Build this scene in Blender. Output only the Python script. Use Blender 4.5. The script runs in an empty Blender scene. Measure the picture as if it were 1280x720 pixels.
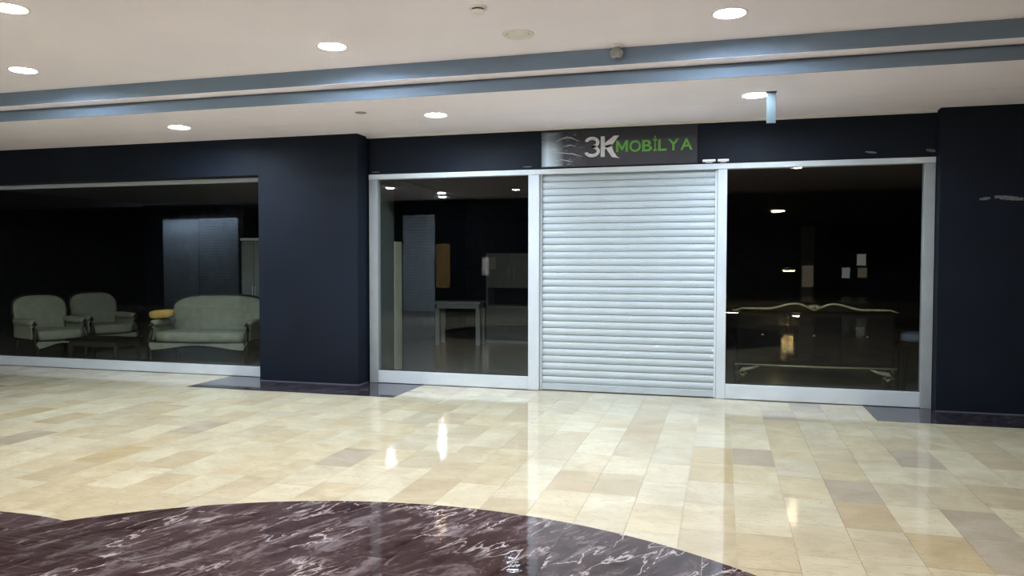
import bpy, bmesh, math, random
from mathutils import Vector, Matrix

random.seed(7)
S = bpy.context.scene
COL = S.collection
PI = math.pi

# ------------------------------------------------------------------ camera
YAW, PITCH, ROLL = 0.2701, 0.03388, 0.00118
cam_d = bpy.data.cameras.new('camera')
cam_d.sensor_width = 36.0
cam_d.lens = 955.0 / 1280.0 * 36.0
cam_d.clip_start, cam_d.clip_end = 0.05, 200
cam = bpy.data.objects.new('camera', cam_d)
COL.objects.link(cam)
fw = Vector((-math.sin(YAW) * math.cos(PITCH), math.cos(YAW) * math.cos(PITCH), -math.sin(PITCH)))
rt = Vector((math.cos(YAW), math.sin(YAW), 0))
up = rt.cross(fw)
r2 = rt * math.cos(ROLL) + up * math.sin(ROLL)
u2 = up * math.cos(ROLL) - rt * math.sin(ROLL)
M = Matrix((r2, u2, -fw)).transposed().to_4x4()
M.translation = Vector((0, -8.658, 1.5))
cam.matrix_world = M
S.camera = cam

# ------------------------------------------------------------------ world, light levels, exposure
W = bpy.data.worlds.new('world')
S.world = W
W.use_nodes = True
W.node_tree.nodes['Background'].inputs[0].default_value = (0.5, 0.55, 0.65, 1)
W.node_tree.nodes['Background'].inputs[1].default_value = 0.01
LAMP_COOL = ((0.78, 0.90, 1.04), 500.0)     # the two rows by the shopfront
LAMP_FILL = ((0.96, 0.93, 1.06), 720.0)      # added unseen lamp, brightens the foreground floor and the ceiling
LAMP_WARM = ((1.0, 0.78, 0.50), 330.0)     # old warm lamps
LAMP_BRIGHT = ((0.84, 0.95, 1.06), 950.0)   # cool lamps deeper in the hall
LAMP_FAR = ((1.0, 0.97, 0.92), 60.0)
LAMP_BIG = ((1.0, 0.76, 0.36), 500.0)      # large lamp at the end of the hall       # lower gallery across the void
S.view_settings.view_transform = 'Standard'
S.view_settings.look = 'None'
S.view_settings.gamma = 1
S.view_settings.use_curve_mapping = False
S.view_settings.exposure = 0.0
S.cycles.use_denoising = True
S.cycles.max_bounces = 10
S.cycles.transparent_max_bounces = 16
S.cycles.sample_clamp_indirect = 300.0
S.cycles.caustics_reflective = False
S.cycles.caustics_refractive = False


# ------------------------------------------------------------------ materials
def lin(r, g, b):
    f = lambda c: (c / 255 / 12.92) if c / 255 <= 0.04045 else ((c / 255 + 0.055) / 1.055) ** 2.4
    return (f(r), f(g), f(b), 1)


class NT:
    def __init__(s, name):
        s.m = bpy.data.materials.new(name)
        s.m.use_nodes = True
        s.t = s.m.node_tree
        s.b = s.t.nodes.get('Principled BSDF')
        s.out = s.t.nodes.get('Material Output')

    def n(s, kind, **kw):
        nd = s.t.nodes.new(kind)
        for k, v in kw.items():
            if k.startswith('i_'):
                key = k[2:].replace('_', ' ')
                nd.inputs[int(key) if key.isdigit() else key].default_value = v
            else:
                setattr(nd, k, v)
        return nd

    def l(s, a, b):
        s.t.links.new(a, b)

    def math(s, op, a, b=None, clamp=False):
        nd = s.t.nodes.new('ShaderNodeMath')
        nd.operation = op
        nd.use_clamp = clamp
        for i, v in enumerate((a, b)):
            if v is None:
                continue
            if isinstance(v, (int, float)):
                nd.inputs[i].default_value = v
            else:
                s.l(v, nd.inputs[i])
        return nd.outputs[0]

    def ramp(s, fac, stops, interp='LINEAR'):
        nd = s.t.nodes.new('ShaderNodeValToRGB')
        cr = nd.color_ramp
        cr.interpolation = interp
        while len(cr.elements) < len(stops):
            cr.elements.new(0.5)
        for e, (p, c) in zip(cr.elements, stops):
            e.position = p
            e.color = c if len(c) == 4 else (*c, 1)
        s.l(fac, nd.inputs[0])
        return nd.outputs[0]

    def mix(s, fac, a, b, mode='MIX'):
        nd = s.t.nodes.new('ShaderNodeMix')
        nd.data_type = 'RGBA'
        nd.blend_type = mode
        for i, v in ((0, fac), (6, a), (7, b)):
            if isinstance(v, (int, float)):
                nd.inputs[i].default_value = v
            elif isinstance(v, tuple):
                nd.inputs[i].default_value = v
            else:
                s.l(v, nd.inputs[i])
        return nd.outputs[2]


def plain(name, col, rough=0.5, metal=0.0, noise=0.06, scale=6.0, bump=0.0, spec=0.5):
    k = NT(name)
    tc = k.n('ShaderNodeTexCoord')
    nz = k.n('ShaderNodeTexNoise', i_Scale=scale, i_Detail=4.0)
    k.l(tc.outputs['Object'], nz.inputs['Vector'])
    dk = tuple(c * (1 - noise) for c in col[:3]) + (1,)
    lt = tuple(min(1, c * (1 + noise)) for c in col[:3]) + (1,)
    k.l(k.ramp(nz.outputs[0], [(0.3, dk), (0.7, lt)]), k.b.inputs['Base Color'])
    k.b.inputs['Roughness'].default_value = rough
    k.b.inputs['Metallic'].default_value = metal
    k.b.inputs['Specular IOR Level'].default_value = spec
    if bump:
        bp = k.n('ShaderNodeBump', i_Strength=bump, i_Distance=0.01)
        n2 = k.n('ShaderNodeTexNoise', i_Scale=scale * 12, i_Detail=3.0)
        k.l(tc.outputs['Object'], n2.inputs['Vector'])
        k.l(n2.outputs[0], bp.inputs['Height'])
        k.l(bp.outputs[0], k.b.inputs['Normal'])
    return k.m


def emit(name, col, strength):
    k = NT(name)
    k.b.inputs['Base Color'].default_value = (0.8, 0.8, 0.8, 1)
    k.b.inputs['Emission Color'].default_value = (*col[:3], 1)
    k.b.inputs['Emission Strength'].default_value = strength
    return k.m


def glass_mat(name, tint, f0=0.045):
    """thin architectural pane: clear transmission plus a mirror share that follows the viewing angle"""
    k = NT(name)
    k.t.nodes.remove(k.b)
    geo = k.n('ShaderNodeNewGeometry')
    dot = k.n('ShaderNodeVectorMath', operation='DOT_PRODUCT')
    k.l(geo.outputs['Normal'], dot.inputs[0])
    k.l(geo.outputs['Incoming'], dot.inputs[1])
    c = k.math('ABSOLUTE', dot.outputs['Value'])
    p = k.math('POWER', k.math('SUBTRACT', 1.0, c, True), 5.0)
    fac = k.math('ADD', k.math('MULTIPLY', p, 1 - f0), f0, True)
    tr = k.n('ShaderNodeBsdfTransparent')
    tr.inputs[0].default_value = (*tint, 1)
    gl = k.n('ShaderNodeBsdfGlossy')
    gl.inputs['Roughness'].default_value = 0.0
    mx = k.n('ShaderNodeMixShader')
    k.l(fac, mx.inputs[0])
    k.l(tr.outputs[0], mx.inputs[1])
    k.l(gl.outputs[0], mx.inputs[2])
    k.l(mx.outputs[0], k.out.inputs[0])
    return k.m


def cream_marble(name, stops, per_island=False, sat=1.0):
    """polished beige marble: each tile picks its own tone, with clouding and thin veins"""
    k = NT(name)
    geo = k.n('ShaderNodeNewGeometry')
    oi = k.n('ShaderNodeObjectInfo')
    rnd = geo.outputs['Random Per Island'] if per_island else oi.outputs['Random']
    off = k.math('MULTIPLY', rnd, 37.0)
    comb = k.n('ShaderNodeCombineXYZ')
    k.l(off, comb.inputs[0]); k.l(off, comb.inputs[1]); k.l(off, comb.inputs[2])
    add = k.n('ShaderNodeVectorMath', operation='ADD')
    k.l(geo.outputs['Position'], add.inputs[0])
    k.l(comb.outputs[0], add.inputs[1])
    cl = k.n('ShaderNodeTexNoise', i_Scale=3.2, i_Detail=5.0, i_Distortion=0.9)
    k.l(add.outputs[0], cl.inputs['Vector'])
    base = k.ramp(rnd, stops)
    cloud = k.ramp(cl.outputs[0], [(0.3, (0.86, 0.84, 0.80, 1)), (0.72, (1.08, 1.08, 1.08, 1))])
    c = k.mix(1.0, base, cloud, 'MULTIPLY')
    wv = k.n('ShaderNodeTexNoise', i_Scale=5.0, i_Detail=8.0, i_Distortion=2.5)
    mp = k.n('ShaderNodeMapping')
    mp.inputs['Scale'].default_value = (0.6, 2.2, 1)
    mp.inputs['Rotation'].default_value = (0, 0, 0.5)
    k.l(add.outputs[0], mp.inputs[0])
    k.l(mp.outputs[0], wv.inputs['Vector'])
    band = k.math('ABSOLUTE', k.math('SUBTRACT', wv.outputs[0], 0.5))
    vein = k.math('MULTIPLY', k.math('LESS_THAN', band, 0.012), 0.35)
    c = k.mix(vein, c, (0.30, 0.25, 0.17, 1))
    k.l(c, k.b.inputs['Base Color'])
    k.b.inputs['Roughness'].default_value = 0.055
    k.b.inputs['Specular IOR Level'].default_value = 0.9
    bp = k.n('ShaderNodeBump', i_Strength=1.0, i_Distance=0.0009)
    b2 = k.n('ShaderNodeTexNoise', i_Scale=1.0, i_Detail=1.0)
    wm = k.n('ShaderNodeMapping')          # grinding waves across the stone
    wm.inputs['Scale'].default_value = (3.0, 21.0, 1)
    k.l(add.outputs[0], wm.inputs[0])
    k.l(wm.outputs[0], b2.inputs['Vector'])
    k.l(b2.outputs[0], bp.inputs['Height'])
    k.l(bp.outputs[0], k.b.inputs['Normal'])
    return k.m


def dark_marble(name, dark, mid, light, scale=1.0, vein=1.0):
    """veined dark marble; every slab shifts the pattern"""
    k = NT(name)
    geo = k.n('ShaderNodeNewGeometry')
    oi = k.n('ShaderNodeObjectInfo')
    off = k.math('MULTIPLY', oi.outputs['Random'], 23.0)
    comb = k.n('ShaderNodeCombineXYZ')
    k.l(off, comb.inputs[0]); k.l(off, comb.inputs[1]); k.l(off, comb.inputs[2])
    add = k.n('ShaderNodeVectorMath', operation='ADD')
    k.l(geo.outputs['Position'], add.inputs[0])
    k.l(comb.outputs[0], add.inputs[1])
    vr = k.n('ShaderNodeVectorRotate', rotation_type='Z_AXIS')
    vr.inputs['Angle'].default_value = -1.13
    k.l(add.outputs[0], vr.inputs['Vector'])
    mp = k.n('ShaderNodeMapping')
    mp.inputs['Scale'].default_value = (0.9 * scale, 2.6 * scale, scale)
    k.l(vr.outputs[0], mp.inputs[0])
    n1 = k.n('ShaderNodeTexNoise', i_Scale=3.4, i_Detail=10.0, i_Roughness=0.74, i_Distortion=0.5)
    k.l(mp.outputs[0], n1.inputs['Vector'])
    base = k.ramp(n1.outputs[0], [(0.33, dark), (0.52, mid), (0.72, light)])
    tone = k.ramp(oi.outputs['Random'], [(0.0, (0.78, 0.74, 0.74, 1)), (0.6, (1.0, 0.98, 1.0, 1)), (1.0, (1.35, 1.4, 1.45, 1))])
    base = k.mix(1.0, base, tone, 'MULTIPLY')
    n2 = k.n('ShaderNodeTexNoise', i_Scale=2.3, i_Detail=9.0, i_Roughness=0.56, i_Distortion=0.35)
    k.l(mp.outputs[0], n2.inputs['Vector'])
    band = k.math('ABSOLUTE', k.math('SUBTRACT', n2.outputs[0], 0.5))
    v = k.ramp(band, [(0.0, (1, 1, 1, 1)), (0.016, (0, 0, 0, 1))])
    n3 = k.n('ShaderNodeTexNoise', i_Scale=2.0, i_Detail=3.0)
    k.l(add.outputs[0], n3.inputs['Vector'])
    gate = k.ramp(n3.outputs[0], [(0.40, (0, 0, 0, 1)), (0.56, (1, 1, 1, 1))])
    vg = k.mix(1.0, v, gate, 'MULTIPLY')
    fac = k.math('MULTIPLY', vg, 0.7 * vein)
    k.l(k.mix(fac, base, (0.66, 0.61, 0.60, 1)), k.b.inputs['Base Color'])
    k.b.inputs['Roughness'].default_value = 0.06
    k.b.inputs['Specular IOR Level'].default_value = 0.55
    bp = k.n('ShaderNodeBump', i_Strength=1.0, i_Distance=0.0009)
    b2 = k.n('ShaderNodeTexNoise', i_Scale=1.0, i_Detail=1.0)
    wm = k.n('ShaderNodeMapping')          # grinding waves across the stone
    wm.inputs['Scale'].default_value = (3.0, 21.0, 1)
    k.l(add.outputs[0], wm.inputs[0])
    k.l(wm.outputs[0], b2.inputs['Vector'])
    k.l(b2.outputs[0], bp.inputs['Height'])
    k.l(bp.outputs[0], k.b.inputs['Normal'])
    return k.m


CREAM = [(0.0, lin(193, 183, 154)), (0.25, lin(200, 191, 162)), (0.45, lin(205, 199, 173)),
         (0.7, lin(200, 195, 171)), (0.88, lin(190, 180, 152)), (1.0, lin(195, 190, 168))]
m_tile = cream_marble('cream_marble', CREAM)
m_tile_far = cream_marble('cream_marble_field', CREAM, True)
m_tile_ochre = cream_marble('ochre_marble', [(0, lin(188, 174, 138)), (1, lin(186, 173, 144))])
m_tile_grey = cream_marble('grey_beige_marble', [(0, lin(178, 170, 152)), (1, lin(176, 166, 148))])
m_disc = dark_marble('burgundy_marble', lin(36, 23, 22), lin(72, 58, 58), lin(132, 127, 130))
m_black = dark_marble('black_marble', lin(26, 25, 30), lin(48, 46, 54), lin(92, 90, 102), 1.5, 0.35)
m_grout = plain('beige_grout', lin(165, 155, 130), 0.6)
m_hall = plain('unlit_tone_floor', lin(120, 114, 98), 0.2)  # floor colour darkened to stand for the unlit part of the hall
m_ceil = plain('ceiling_paint', (0.95, 0.885, 1.0, 1), 0.85, noise=0.02, scale=1.2)
m_band = plain('blue_grey_paint', (0.165, 0.225, 0.30, 1), 0.7, noise=0.04, scale=1.5)
m_white = plain('white_trim', (0.80, 0.80, 0.78, 1), 0.5, noise=0.03)
m_navy = plain('navy_black_paint', (0.0064, 0.0100, 0.0182, 1), 0.6, noise=0.18, scale=1.3, bump=0.1, spec=0.15)
m_alu = plain('white_aluminium', (0.55, 0.61, 0.66, 1), 0.36, noise=0.04, scale=3)
m_alu_dim = plain('grey_aluminium', (0.40, 0.43, 0.45, 1), 0.35, noise=0.05, scale=3)
m_post = plain('outer_post_aluminium', (0.30, 0.33, 0.345, 1), 0.4, noise=0.08, scale=3)  # darker aluminium tone for the two outer posts
m_slat = plain('shutter_slat', (0.42, 0.485, 0.525, 1), 0.4, noise=0.04, scale=4)
m_gasket = plain('black_gasket', (0.012, 0.013, 0.014, 1), 0.6)
m_glass = glass_mat('shop_glass', (0.93, 0.95, 0.94), 0.036)
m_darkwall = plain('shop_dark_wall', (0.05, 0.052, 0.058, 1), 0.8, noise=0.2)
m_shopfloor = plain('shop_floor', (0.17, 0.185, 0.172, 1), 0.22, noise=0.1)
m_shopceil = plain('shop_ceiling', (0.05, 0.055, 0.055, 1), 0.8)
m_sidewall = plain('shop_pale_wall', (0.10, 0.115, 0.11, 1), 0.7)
m_fabric = plain('sage_fabric', (0.27, 0.285, 0.215, 1), 0.85, noise=0.12, scale=9, bump=0.3)
m_wood = plain('dark_carved_wood', (0.022, 0.018, 0.012, 1), 0.4, noise=0.2)
m_gold = plain('mustard_fabric', (0.55, 0.36, 0.10, 1), 0.7, noise=0.2, scale=12, bump=0.4)
m_gilt = plain('gilded_wood', (0.36, 0.33, 0.20, 1), 0.4, 0.3, noise=0.2, scale=14)
m_blackgloss = plain('black_lacquer', (0.005, 0.005, 0.006, 1), 0.45, noise=0.2, spec=0.15)
m_cream = plain('cream_board', (0.42, 0.42, 0.32, 1), 0.55)
m_whitelac = plain('white_lacquer', (0.70, 0.76, 0.76, 1), 0.4)
m_greycab = plain('grey_lacquer', (0.42, 0.44, 0.42, 1), 0.45)
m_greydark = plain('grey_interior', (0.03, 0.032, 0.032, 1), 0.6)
m_paper = plain('paper_tag', (0.8, 0.78, 0.66, 1), 0.7)
m_sign = plain('charcoal_sign_sheet', (0.013, 0.017, 0.026, 1), 0.4, noise=0.1)
m_green = plain('green_lettering', (0.10, 0.36, 0.035, 1), 0.45, noise=0.25, scale=14)
m_silver = plain('silver_lettering', (0.60, 0.62, 0.64, 1), 0.4, noise=0.18, scale=18)
m_scuff = plain('chipped_white_filler', (0.16, 0.17, 0.19, 1), 0.7, noise=0.3, scale=30)
m_tallcab = plain('pale_grey_lacquer', (0.20, 0.215, 0.20, 1), 0.5)
m_skirt = plain('grey_skirting_line', (0.10, 0.10, 0.12, 1), 0.6)
m_nub = plain('nub_white', (0.8, 0.82, 0.84, 1), 0.5)
m_plastic = plain('white_plastic', (0.82, 0.78, 0.76, 1), 0.5)
m_slot = plain('dark_slot', (0.03, 0.03, 0.03, 1), 0.6)
m_grey_plastic = plain('grey_plastic', (0.30, 0.30, 0.29, 1), 0.45)
m_opp_pale = plain('opposite_pale_panel', (0.62, 0.74, 0.88, 1), 0.6)
m_opp_brown = plain('brown_poster', (0.42, 0.24, 0.09, 1), 0.6)
m_lamp_cool = emit('lamp_cool', *LAMP_COOL)
m_lamp_fill = emit('lamp_fill', *LAMP_FILL)
m_lamp_warm = emit('lamp_warm', *LAMP_WARM)
m_lamp_bright = emit('lamp_bright', *LAMP_BRIGHT)
m_lamp_far = emit('lamp_far', *LAMP_FAR)
m_lamp_amber = emit('lamp_amber', (1.0, 0.72, 0.30), 90.0)
m_lamp_big = emit('lamp_big', *LAMP_BIG)
m_litwin = emit('lit_window', (0.9, 0.95, 0.85), 1.6)
m_litwarm = emit('lit_shop_sign', (1.0, 0.85, 0.6), 0.7)

# translucent hanging film
_k = NT('clear_film')
_tr = _k.n('ShaderNodeBsdfTransparent')
_tr.inputs[0].default_value = (0.9, 0.95, 0.97, 1)
_tl = _k.n('ShaderNodeBsdfTranslucent')
_tl.inputs[0].default_value = (0.15, 0.18, 0.19, 1)
_df = _k.n('ShaderNodeBsdfDiffuse')
_df.inputs[0].default_value = (0.15, 0.18, 0.19, 1)
_a = _k.n('ShaderNodeMixShader'); _a.inputs[0].default_value = 0.5
_k.l(_tl.outputs[0], _a.inputs[1]); _k.l(_df.outputs[0], _a.inputs[2])
_m = _k.n('ShaderNodeMixShader'); _m.inputs[0].default_value = 0.9
_k.l(_tr.outputs[0], _m.inputs[1]); _k.l(_a.outputs[0], _m.inputs[2])
_k.l(_m.outputs[0], _k.out.inputs[0])
m_film = _k.m

# flat print on the sign: pale blue-grey panel at its left edge with hatched white strokes around a dark silhouette
_k = NT('sign_print')
_tc = _k.n('ShaderNodeTexCoord')
_sx = _k.n('ShaderNodeSeparateXYZ')
_k.l(_tc.outputs['Generated'], _sx.inputs[0])
_g1 = _k.ramp(_sx.outputs[0], [(0.0, lin(120, 138, 156)), (0.13, lin(205, 224, 240)), (0.3, lin(160, 178, 190)), (0.52, lin(54, 58, 68)), (1.0, lin(44, 46, 54))])
_g2 = _k.ramp(_sx.outputs[2], [(0.0, (1, 1, 1, 1)), (0.5, (0.9, 0.9, 0.9, 1)), (0.78, (0.33, 0.33, 0.35, 1)), (1.0, (0.30, 0.30, 0.32, 1))])
_c = _k.mix(1.0, _g1, _g2, 'MULTIPLY')
_mp = _k.n('ShaderNodeMapping')
_mp.inputs['Scale'].default_value = (5.0, 1.0, 17.0)
_mp.inputs['Rotation'].default_value = (0, 0.12, 0)
_k.l(_tc.outputs['Generated'], _mp.inputs[0])
_nz = _k.n('ShaderNodeTexNoise', i_Scale=1.0, i_Detail=4.0, i_Roughness=0.7)
_k.l(_mp.outputs[0], _nz.inputs['Vector'])
_st = _k.ramp(_nz.outputs[0], [(0.55, (0, 0, 0, 1)), (0.66, (1, 1, 1, 1))])
_fd = _k.ramp(_sx.outputs[0], [(0.05, (0.15, 0.15, 0.15, 1)), (0.3, (0.5, 0.5, 0.5, 1)), (0.7, (0.4, 0.4, 0.4, 1)), (0.98, (0, 0, 0, 1))])
_c = _k.mix(_k.math('MULTIPLY', _st, _fd), _c, lin(200, 210, 218))
_k.l(_c, _k.b.inputs['Base Color'])
_k.b.inputs['Roughness'].default_value = 0.4
m_print = _k.m


# ------------------------------------------------------------------ mesh helpers
def link(name, bm, mat, parent=None, smooth=False, loc=None, rotz=None):
    me = bpy.data.meshes.new(name)
    bmesh.ops.recalc_face_normals(bm, faces=bm.faces)
    bm.to_mesh(me)
    bm.free()
    if smooth:
        for p in me.polygons:
            p.use_smooth = True
    me.materials.append(mat)
    o = bpy.data.objects.new(name, me)
    COL.objects.link(o)
    if parent:
        o.parent = parent
    if loc:
        o.location = loc
    if rotz is not None:
        o.rotation_euler.z = rotz
    return o


def box(x0, x1, y0, y1, z0, z1, bev=0.0, seg=1, bm=None):
    b = bmesh.new()
    bmesh.ops.create_cube(b, size=1)
    for v in b.verts:
        v.co = Vector(((x0 + x1) / 2 + v.co.x * (x1 - x0), (y0 + y1) / 2 + v.co.y * (y1 - y0), (z0 + z1) / 2 + v.co.z * (z1 - z0)))
    if bev:
        bmesh.ops.bevel(b, geom=list(b.edges), offset=bev, segments=seg, profile=0.5, affect='EDGES')
    return join(bm, b)


def join(bm, b):
    if bm is None:
        return b
    me = bpy.data.meshes.new('tmp')
    b.to_mesh(me)
    b.free()
    bm.from_mesh(me)
    bpy.data.meshes.remove(me)
    return bm


def prism(pts, y0, y1, bev=0.0, seg=2, bm=None):
    """outline in X-Z pushed from y0 to y1"""
    b = bmesh.new()
    f = b.faces.new([b.verts.new((x, y0, z)) for x, z in pts])
    r = bmesh.ops.extrude_face_region(b, geom=[f])
    for v in [g for g in r['geom'] if isinstance(g, bmesh.types.BMVert)]:
        v.co.y = y1
    bmesh.ops.recalc_face_normals(b, faces=b.faces)
    if bev:
        es = [e for e in b.edges if len(e.link_faces) == 2 and any(len(f.verts) > 4 for f in e.link_faces) and abs(e.verts[0].co.y - e.verts[1].co.y) < 1e-6]
        bmesh.ops.bevel(b, geom=es, offset=bev, segments=seg, profile=0.5, affect='EDGES')
    return join(bm, b)


def lathe(prof, n=24, bm=None, at=(0, 0, 0)):
    b = bmesh.new()
    rings = []
    for r, z in prof:
        if r < 1e-5:
            rings.append([b.verts.new((at[0], at[1], at[2] + z))])
        else:
            rings.append([b.verts.new((at[0] + r * math.cos(2 * PI * i / n), at[1] + r * math.sin(2 * PI * i / n), at[2] + z)) for i in range(n)])
    for a, c in zip(rings, rings[1:]):
        for i in range(n):
            j = (i + 1) % n
            if len(a) == 1 and len(c) == 1:
                continue
            if len(a) == 1:
                b.faces.new((a[0], c[i], c[j]))
            elif len(c) == 1:
                b.faces.new((a[i], a[j], c[0]))
            else:
                b.faces.new((a[i], a[j], c[j], c[i]))
    return join(bm, b)


def tube(path, rad, n=8, bm=None):
    """round bar along a path; rad is one radius or one per point"""
    b = bmesh.new()
    P = [Vector(p) for p in path]
    R = rad if isinstance(rad, (list, tuple)) else [rad] * len(P)
    rings = []
    for i, p in enumerate(P):
        t = (P[min(i + 1, len(P) - 1)] - P[max(i - 1, 0)]).normalized()
        a = t.cross(Vector((0, 0, 1)))
        if a.length < 1e-3:
            a = t.cross(Vector((0, 1, 0)))
        a.normalize()
        c = t.cross(a)
        rings.append([b.verts.new(p + (a * math.cos(2 * PI * k / n) + c * math.sin(2 * PI * k / n)) * R[i]) for k in range(n)])
    for q, s in zip(rings, rings[1:]):
        for k in range(n):
            b.faces.new((q[k], q[(k + 1) % n], s[(k + 1) % n], s[k]))
    b.faces.new(rings[0][::-1])
    b.faces.new(rings[-1])
    return join(bm, b)


def pillow(x0, x1, y0, y1, z0, z1, e=0.45, n=10, bm=None):
    """soft block: a superellipsoid"""
    b = bmesh.new()
    f = lambda a: math.copysign(abs(a) ** e, a)
    rings = []
    for i in range(n + 1):
        ph = -PI / 2 + PI * i / n
        ring = []
        for j in range(2 * n):
            th = 2 * PI * j / (2 * n)
            ring.append(b.verts.new(((x0 + x1) / 2 + (x1 - x0) / 2 * f(math.cos(ph)) * f(math.cos(th)),
                                     (y0 + y1) / 2 + (y1 - y0) / 2 * f(math.cos(ph)) * f(math.sin(th)),
                                     (z0 + z1) / 2 + (z1 - z0) / 2 * f(math.sin(ph)))))
        rings.append(ring)
    for a, c in zip(rings, rings[1:]):
        for j in range(2 * n):
            k = (j + 1) % (2 * n)
            b.faces.new((a[j], a[k], c[k], c[j]))
    bmesh.ops.remove_doubles(b, verts=b.verts, dist=1e-5)
    return join(bm, b)


def tag(o, label, cat, group=None, kind=None):
    o['label'] = label
    o['category'] = cat
    if group:
        o['group'] = group
    if kind:
        o['kind'] = kind
    return o


def thing(name, label, cat, loc=(0, 0, 0), rotz=0.0, group=None):
    o = bpy.data.objects.new(name, None)
    o.empty_display_size = 0.1
    COL.objects.link(o)
    o.location = loc
    o.rotation_euler.z = rotz
    return tag(o, label, cat, group)


def struct(o):
    o['kind'] = 'structure'
    return o


def group_struct(name):
    o = bpy.data.objects.new(name, None)
    o.empty_display_size = 0.1
    COL.objects.link(o)
    return struct(o)


# ------------------------------------------------------------------ floor: base, tiles, marble rosette, dark inlays
floor = struct(link('floor', box(-34, 12, -13.6, 0.3, -0.16, -0.006), m_grout))
DISC = ((-1.589, -7.234, 2.944), (-4.02, -7.02, 1.92))


def inset_tile(poly, top, bev=0.0003, depth=0.006, bm=None):
    """polygon tile with a slightly tapered sawn edge; poly counter-clockwise about its centre"""
    b = bmesh.new()
    cx = sum(p[0] for p in poly) / len(poly)
    cy = sum(p[1] for p in poly) / len(poly)
    ins = []
    for x, y in poly:
        d = math.hypot(x - cx, y - cy)
        k = max(0.0, 1 - bev * 1.4 / max(d, 1e-4))
        ins.append((cx + (x - cx) * k, cy + (y - cy) * k))
    t = [b.verts.new((x, y, top)) for x, y in ins]
    lo = [b.verts.new((x, y, top - depth)) for x, y in poly]
    b.faces.new(t)
    n = len(poly)
    for i in range(n):
        j = (i + 1) % n
        b.faces.new((lo[i], lo[j], t[j], t[i]))
    return join(bm, b)


def in_disc(x, y, grow=0.0):
    return any(math.hypot(x - a, y - c) < r + grow for a, c, r in DISC)


def scr_size(x, y, z=0.0):
    """rough picture area of a tile: nearness to the camera and whether it is in view"""
    d = Vector((x, y, z)) - Vector((0, -8.658, 1.5))
    zz = d.dot(fw)
    if zz < 0.3:
        return 0, False
    u = 640 + 955 * d.dot(r2) / zz
    v = 360 - 955 * d.dot(u2) / zz
    return 1.5 / zz ** 3, (-25 < u < 1305 and v < 740)


INLAY = ((-6.205, -3.512, -0.90, 0.02), (1.42, 4.6, -0.80, 0.02))
TW, TL, GAP = 0.30, 0.50, 0.0007
cells = []
for i in range(-52, 24):
    x0 = 0.68 + TW * i
    random.seed(1000 + i)
    offs = -3.53 + random.choice((0.0, 0.25, 0.4, 0.12))
    if i in (0, 2):
        offs = -3.53
    if i == -12:
        offs = -3.13
    if i == -3:
        offs = -2.30
    for j in range(-16, 12):
        y1 = offs + TL * j
        y0 = y1 - TL
        a, b_ = max(y0, -10.5), min(y1, 0.0)
        if b_ - a < 0.03:
            continue
        # keep clear of the inlays: cut the tile short at their front edge
        for (ix0, ix1, iy0, iy1) in INLAY:
            if x0 + TW > ix0 + 0.02 and x0 < ix1 - 0.02:
                b_ = min(b_, iy0)
        if b_ - a < 0.03:
            continue
        xa, xb = x0, x0 + TW
        for (ix0, ix1, iy0, iy1) in INLAY:          # columns that straddle an inlay's side are trimmed below
            pass
        corners = [(xa, a), (xb, a), (xb, b_), (xa, b_)]
        if all(in_disc(px, py, -0.01) for px, py in corners):
            continue
        cells.append((i, j, xa, xb, a, b_))
# side slivers beside the inlays
for (ix0, ix1, iy0, iy1) in INLAY:
    for side in (0, 1):
        ex = ix0 if side == 0 else ix1
        k = math.floor((ex - 0.68) / TW)
        xa, xb = 0.68 + TW * k, 0.68 + TW * (k + 1)
        xa, xb = (xa, ex) if side == 0 else (ex, xb)
        if xb - xa > 0.025:
            cells.append((k, 90, xa, xb, iy0, iy0 / 2))
            cells.append((k, 91, xa, xb, iy0 / 2, 0.0))

ranked = []
for c in cells:
    cx, cy = (c[2] + c[3]) / 2, (c[4] + c[5]) / 2
    s, vis = scr_size(cx, cy)
    ranked.append((s * (c[3] - c[2]) * (c[5] - c[4]) if vis else 0, c))
ranked.sort(key=lambda r: -r[0])
random.seed(11)
mesh_cache = {}
rest = bmesh.new()
SPECIAL = {(0, 0): m_tile_ochre, (-3, 0): m_tile_ochre, (-3, -1): m_tile_ochre, (-12, 0): m_tile_grey, (2, 0): m_tile_grey}
for idx, (s, (i, j, xa, xb, ya, yb)) in enumerate(ranked):
    w, l = (xb - xa) / 2 - GAP, (yb - ya) / 2 - GAP
    cx, cy = (xa + xb) / 2, (ya + yb) / 2
    if idx < 298 and s > 0:
        mat = SPECIAL.get((i, j))
        if mat is None:
            q = random.random()
            mat = m_tile_ochre if q < 0.03 else m_tile_grey if q < 0.07 else m_tile
        key = (round(w, 4), round(l, 4), mat.name)
        if key not in mesh_cache:
            o = link('floor_tile', inset_tile([(-w, -l), (w, -l), (w, l), (-w, l)], 0.0), mat, floor)
            mesh_cache[key] = o.data
        else:
            o = bpy.data.objects.new('floor_tile', mesh_cache[key])
            COL.objects.link(o)
            o.parent = floor
        o.location = (cx, cy, 0)
        o.rotation_euler = (random.gauss(0, 0.0010), random.gauss(0, 0.0003), 0)
    else:
        inset_tile([(cx - w, cy - l), (cx + w, cy - l), (cx + w, cy + l), (cx - w, cy + l)], 0.0, bm=rest)
ft = link('floor_tile_field', rest, m_tile_far, floor)
ft['kind'] = 'stuff'
hf = link('floor_hall', box(-34, 12, -13.6, -10.5, -0.006, 0.0), m_hall, floor)
hf2 = link('floor_hall', box(-34, -14.95, -10.5, 0, -0.006, 0.0), m_hall, floor)


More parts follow.
